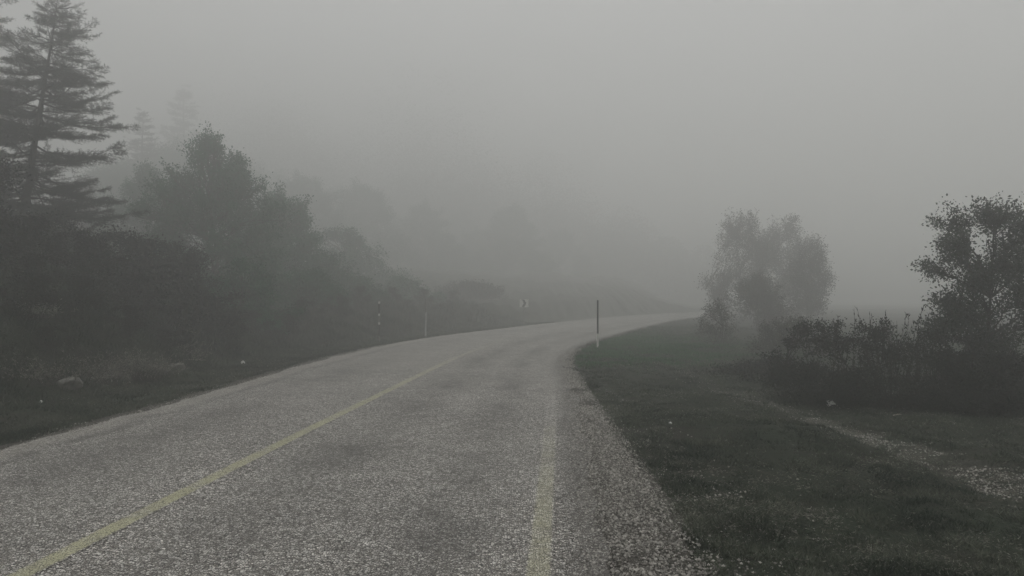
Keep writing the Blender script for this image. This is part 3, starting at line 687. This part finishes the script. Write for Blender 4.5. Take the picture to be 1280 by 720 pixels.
# ------------------------------------------------------------------ marker poles and sign
def pole_mesh(z0, z1, r, cap=False):
    T = Tubes(); p = [[0, 0, z0], [0, 0, z1]]; rr = [r, r]
    if cap: p += [[0, 0, z1 + r * .6], [0, 0, z1 + r * .9]]; rr += [r * .75, r * .05]
    T.add(p, rr, 14); return T.mesh('shaft')
def pole(px, d, top, bands, label, lean=0):
    x = atd(px, d); z0 = hz(x, d); h = zat(top, d) - z0
    root = empty('snow_pole', (x, d, z0)); tag(root, label, 'pole', 'snow poles beside the road'); root.rotation_euler = (0, lean, 0)
    link('shaft', pole_mesh(-.3, h, .031, True), M[bands[0]], root)
    for (a, b, m) in bands[1:]:
        link('band', pole_mesh(a * h, b * h, .035), M[m], root)
pole(747, 24.8, 376, ['black', (.0, .31, 'white')], 'thin pole, black above and white below, on the right verge', .004)
pole(474, 28.3, 376, ['grey', (.93, .985, 'white'), (.70, .925, 'black'), (.64, .695, 'white'), (.43, .485, 'white'), (.16, .425, 'black')], 'thin pole banded black and white on the left verge', 0)
pole(532, 31.0, 374, ['grey', (.0, .66, 'steel')], 'pale unbanded pole on the left verge, right of the banded one', .01)
def sign():
    d = 44.5; x = atd(655, d); z0 = hz(x, d); zc = zat(379, d)
    root = empty('chevron_sign', (x, d, z0), math.radians(-4)); tag(root, 'small white bend sign with dark chevron facing the road', 'sign')
    link('post', pole_mesh(-.3, zc - z0 + .2 , .03, True), M['grey'], root).location = (0, .05, 0)
    import bmesh
    def prism(name, pts, y0, y1, mat):
        bm = bmesh.new(); f = [bm.verts.new((a, y0, b)) for a, b in pts]; g = [bm.verts.new((a, y1, b)) for a, b in pts]; n = len(pts)
        bm.faces.new(f); bm.faces.new(g[::-1])
        for i in range(n): bm.faces.new((f[i], g[i], g[(i + 1) % n], f[(i + 1) % n]))
        bmesh.ops.recalc_face_normals(bm, faces=bm.faces); me = bpy.data.meshes.new(name); bm.to_mesh(me); bm.free()
        o = link(name, me, mat, root); o.location = (0, 0, zc - z0); return o
    W, Hh = .27, .24
    prism('panel', [(-W, -Hh), (W, -Hh), (W, Hh), (-W, Hh)], 0, .018, M['white'])
    prism('chevron', [(-.13, -.22), (.02, -.22), (.14, 0), (.02, .22), (-.13, .22), (-.01, 0)], -.004, .0, M['black'])
sign()

# ------------------------------------------------------------------ litter, stones, fallen sticks
import bmesh
def paper(px, py, w, dd, rz, label):
    g = gp(px, py); bm = bmesh.new(); rng = random.Random(px); n = 6
    rows = []
    for i in range(n):
        t = i / (n - 1) - .5; z = .05 + .025 * math.cos(t * 5) + rng.uniform(-.006, .006)
        rows.append([bm.verts.new((t * w, s * dd / 2 * (1 + .1 * math.sin(i * 2.1)), z + s * .012)) for s in (-1, 0, 1)])
    for i in range(n - 1):
        for j in range(2): bm.faces.new((rows[i][j], rows[i + 1][j], rows[i + 1][j + 1], rows[i][j + 1]))
    bmesh.ops.solidify(bm, geom=bm.faces[:], thickness=.003)
    me = bpy.data.meshes.new('paper_scrap'); bm.to_mesh(me); bm.free()
    o = link('paper_scrap', me, M['paper']); o.location = g + Vector((0, -.12, .03)); o.rotation_euler = (.5, 0, rz); tag(o, label, 'litter')
paper(1034, 509, .19, .10, .25, 'curled white paper scrap on the field by the gravel track')
paper(306, 456, .10, .07, .6, 'small white paper scrap in the left verge grass')
def stone(px, py, r, label, mat='paper', name='stone'):
    g = gp(px, py); bm = bmesh.new(); bmesh.ops.create_icosphere(bm, subdivisions=2, radius=r); rng = random.Random(px)
    for v in bm.verts:
        k = 1 + .22 * math.sin(v.co.x / r * 2.3 + px) * math.cos(v.co.y / r * 1.9) + rng.uniform(-.05, .05); v.co *= k; v.co.z *= .75
    me = bpy.data.meshes.new(name); bm.to_mesh(me); bm.free(); o = link(name, me, M[mat]); o.location = g + Vector((0, 0, r * .5)); tag(o, label, 'stone')
stone(838, 531, .030, 'pale round stone in the grass right of the road')
stone(52, 504, .028, 'pale stone in the verge grass near the left edge')
stone(356, 458, .035, 'pale stone at the left road edge below the green trees')
def stick(px, py, ln, rz, tilt, r, label, up=.05):
    g = gp(px, py); rng = np.random.default_rng(px); T = Tubes()
    p = wiggle(np.array([-ln / 2, 0, 0]), np.array([ln / 2, 0, tilt * ln]), 9, .05, rng); T.add(p, np.linspace(r, r * .4, 9), 6)
    for q in (3, 5): T.add(np.stack([p[q], p[q] + [ln * .10, ln * .05, ln * .06], p[q] + [ln * .2, ln * .07, ln * .10]]), [r * .5, r * .35, r * .2], 5)
    o = link('fallen_branch', T.mesh('fallen_branch'), M['pale_wood']); o.location = g + Vector((0, 0, up)); o.rotation_euler = (0, 0, rz); tag(o, label, 'branch')
stick(48, 322, .55, -.3, -.15, .016, 'bleached broken branch high on the left bank under the pine', .35)
stick(232, 428, .60, -.2, -.2, .018, 'bleached broken branch leaning on the bank under the green tree', .38)
stick(247, 458, .45, -.1, -.04, .014, 'short bleached branch lying low above the verge', .16)
stick(1121, 523, .14, .1, .1, .010, 'short pale stick on the field right of the paper scrap', .05)

# ------------------------------------------------------------------ air, sky, sun, camera
bm = bmesh.new(); bmesh.ops.create_cube(bm, size=1)
zs = [o.matrix_world for o in []]
ZB, ZT = float(Z.min()) - 1.0, 46.0
for v in bm.verts: v.co = (v.co.x * 820, v.co.y * 820, ZB + (v.co.z + .5) * (ZT - ZB))
me = bpy.data.meshes.new('haze'); bm.to_mesh(me); bm.free()
k = N('fog'); pv = k.n('VolumePrincipled'); pv.inputs['Color'].default_value = (.985, .987, .975, 1); pv.inputs['Density'].default_value = .0178; pv.inputs['Anisotropy'].default_value = .72
k.l(pv.outputs[0], k.out.inputs['Volume'])
tag(link('haze', me, k.m), 'even grey fog filling the air over the road', 'fog', kind='stuff')

w = bpy.data.worlds.new('World'); bpy.context.scene.world = w; w.use_nodes = True; nt = w.node_tree; nt.nodes.clear()
sky = nt.nodes.new('ShaderNodeTexSky'); sky.sky_type = 'NISHITA'; sky.sun_disc = False
SE, SR = math.radians(84), math.radians(18)
sky.sun_elevation = SE; sky.sun_rotation = SR; sky.air_density = 1.5; sky.dust_density = 6
hs = nt.nodes.new('ShaderNodeHueSaturation'); hs.inputs['Saturation'].default_value = .04
bg = nt.nodes.new('ShaderNodeBackground'); bg.inputs['Strength'].default_value = .10
ow = nt.nodes.new('ShaderNodeOutputWorld')
nt.links.new(sky.outputs[0], hs.inputs['Color']); nt.links.new(hs.outputs[0], bg.inputs[0]); nt.links.new(bg.outputs[0], ow.inputs[0])
sun = bpy.data.lights.new('sun', 'SUN'); sun.energy = .5; sun.angle = math.radians(40); sun.color = (1, .98, .95)
so = bpy.data.objects.new('sun', sun); C.objects.link(so)
dirv = Vector((math.sin(SR) * math.cos(SE), math.cos(SR) * math.cos(SE), math.sin(SE)))
so.rotation_euler = dirv.to_track_quat('Z', 'Y').to_euler()

cam = bpy.data.cameras.new('camera'); cam.sensor_width = 36; cam.lens = F / 1280 * 36; cam.clip_end = 2000; cam.clip_start = .05
co = bpy.data.objects.new('camera', cam); C.objects.link(co); co.location = (0, 0, CAMZ)
co.rotation_euler = (math.radians(90) + math.atan(10 / F), 0, 0)
sc = bpy.context.scene; sc.camera = co
sc.render.engine = 'CYCLES'
sc.cycles.use_denoising = True; sc.cycles.denoiser = 'OPENIMAGEDENOISE'
sc.cycles.volume_bounces = 10; sc.cycles.max_bounces = 14; sc.cycles.diffuse_bounces = 3; sc.cycles.transparent_max_bounces = 8
vs = sc.view_settings; vs.view_transform = 'Standard'; vs.look = 'None'; vs.exposure = -.03; vs.gamma = 1; vs.use_curve_mapping = False
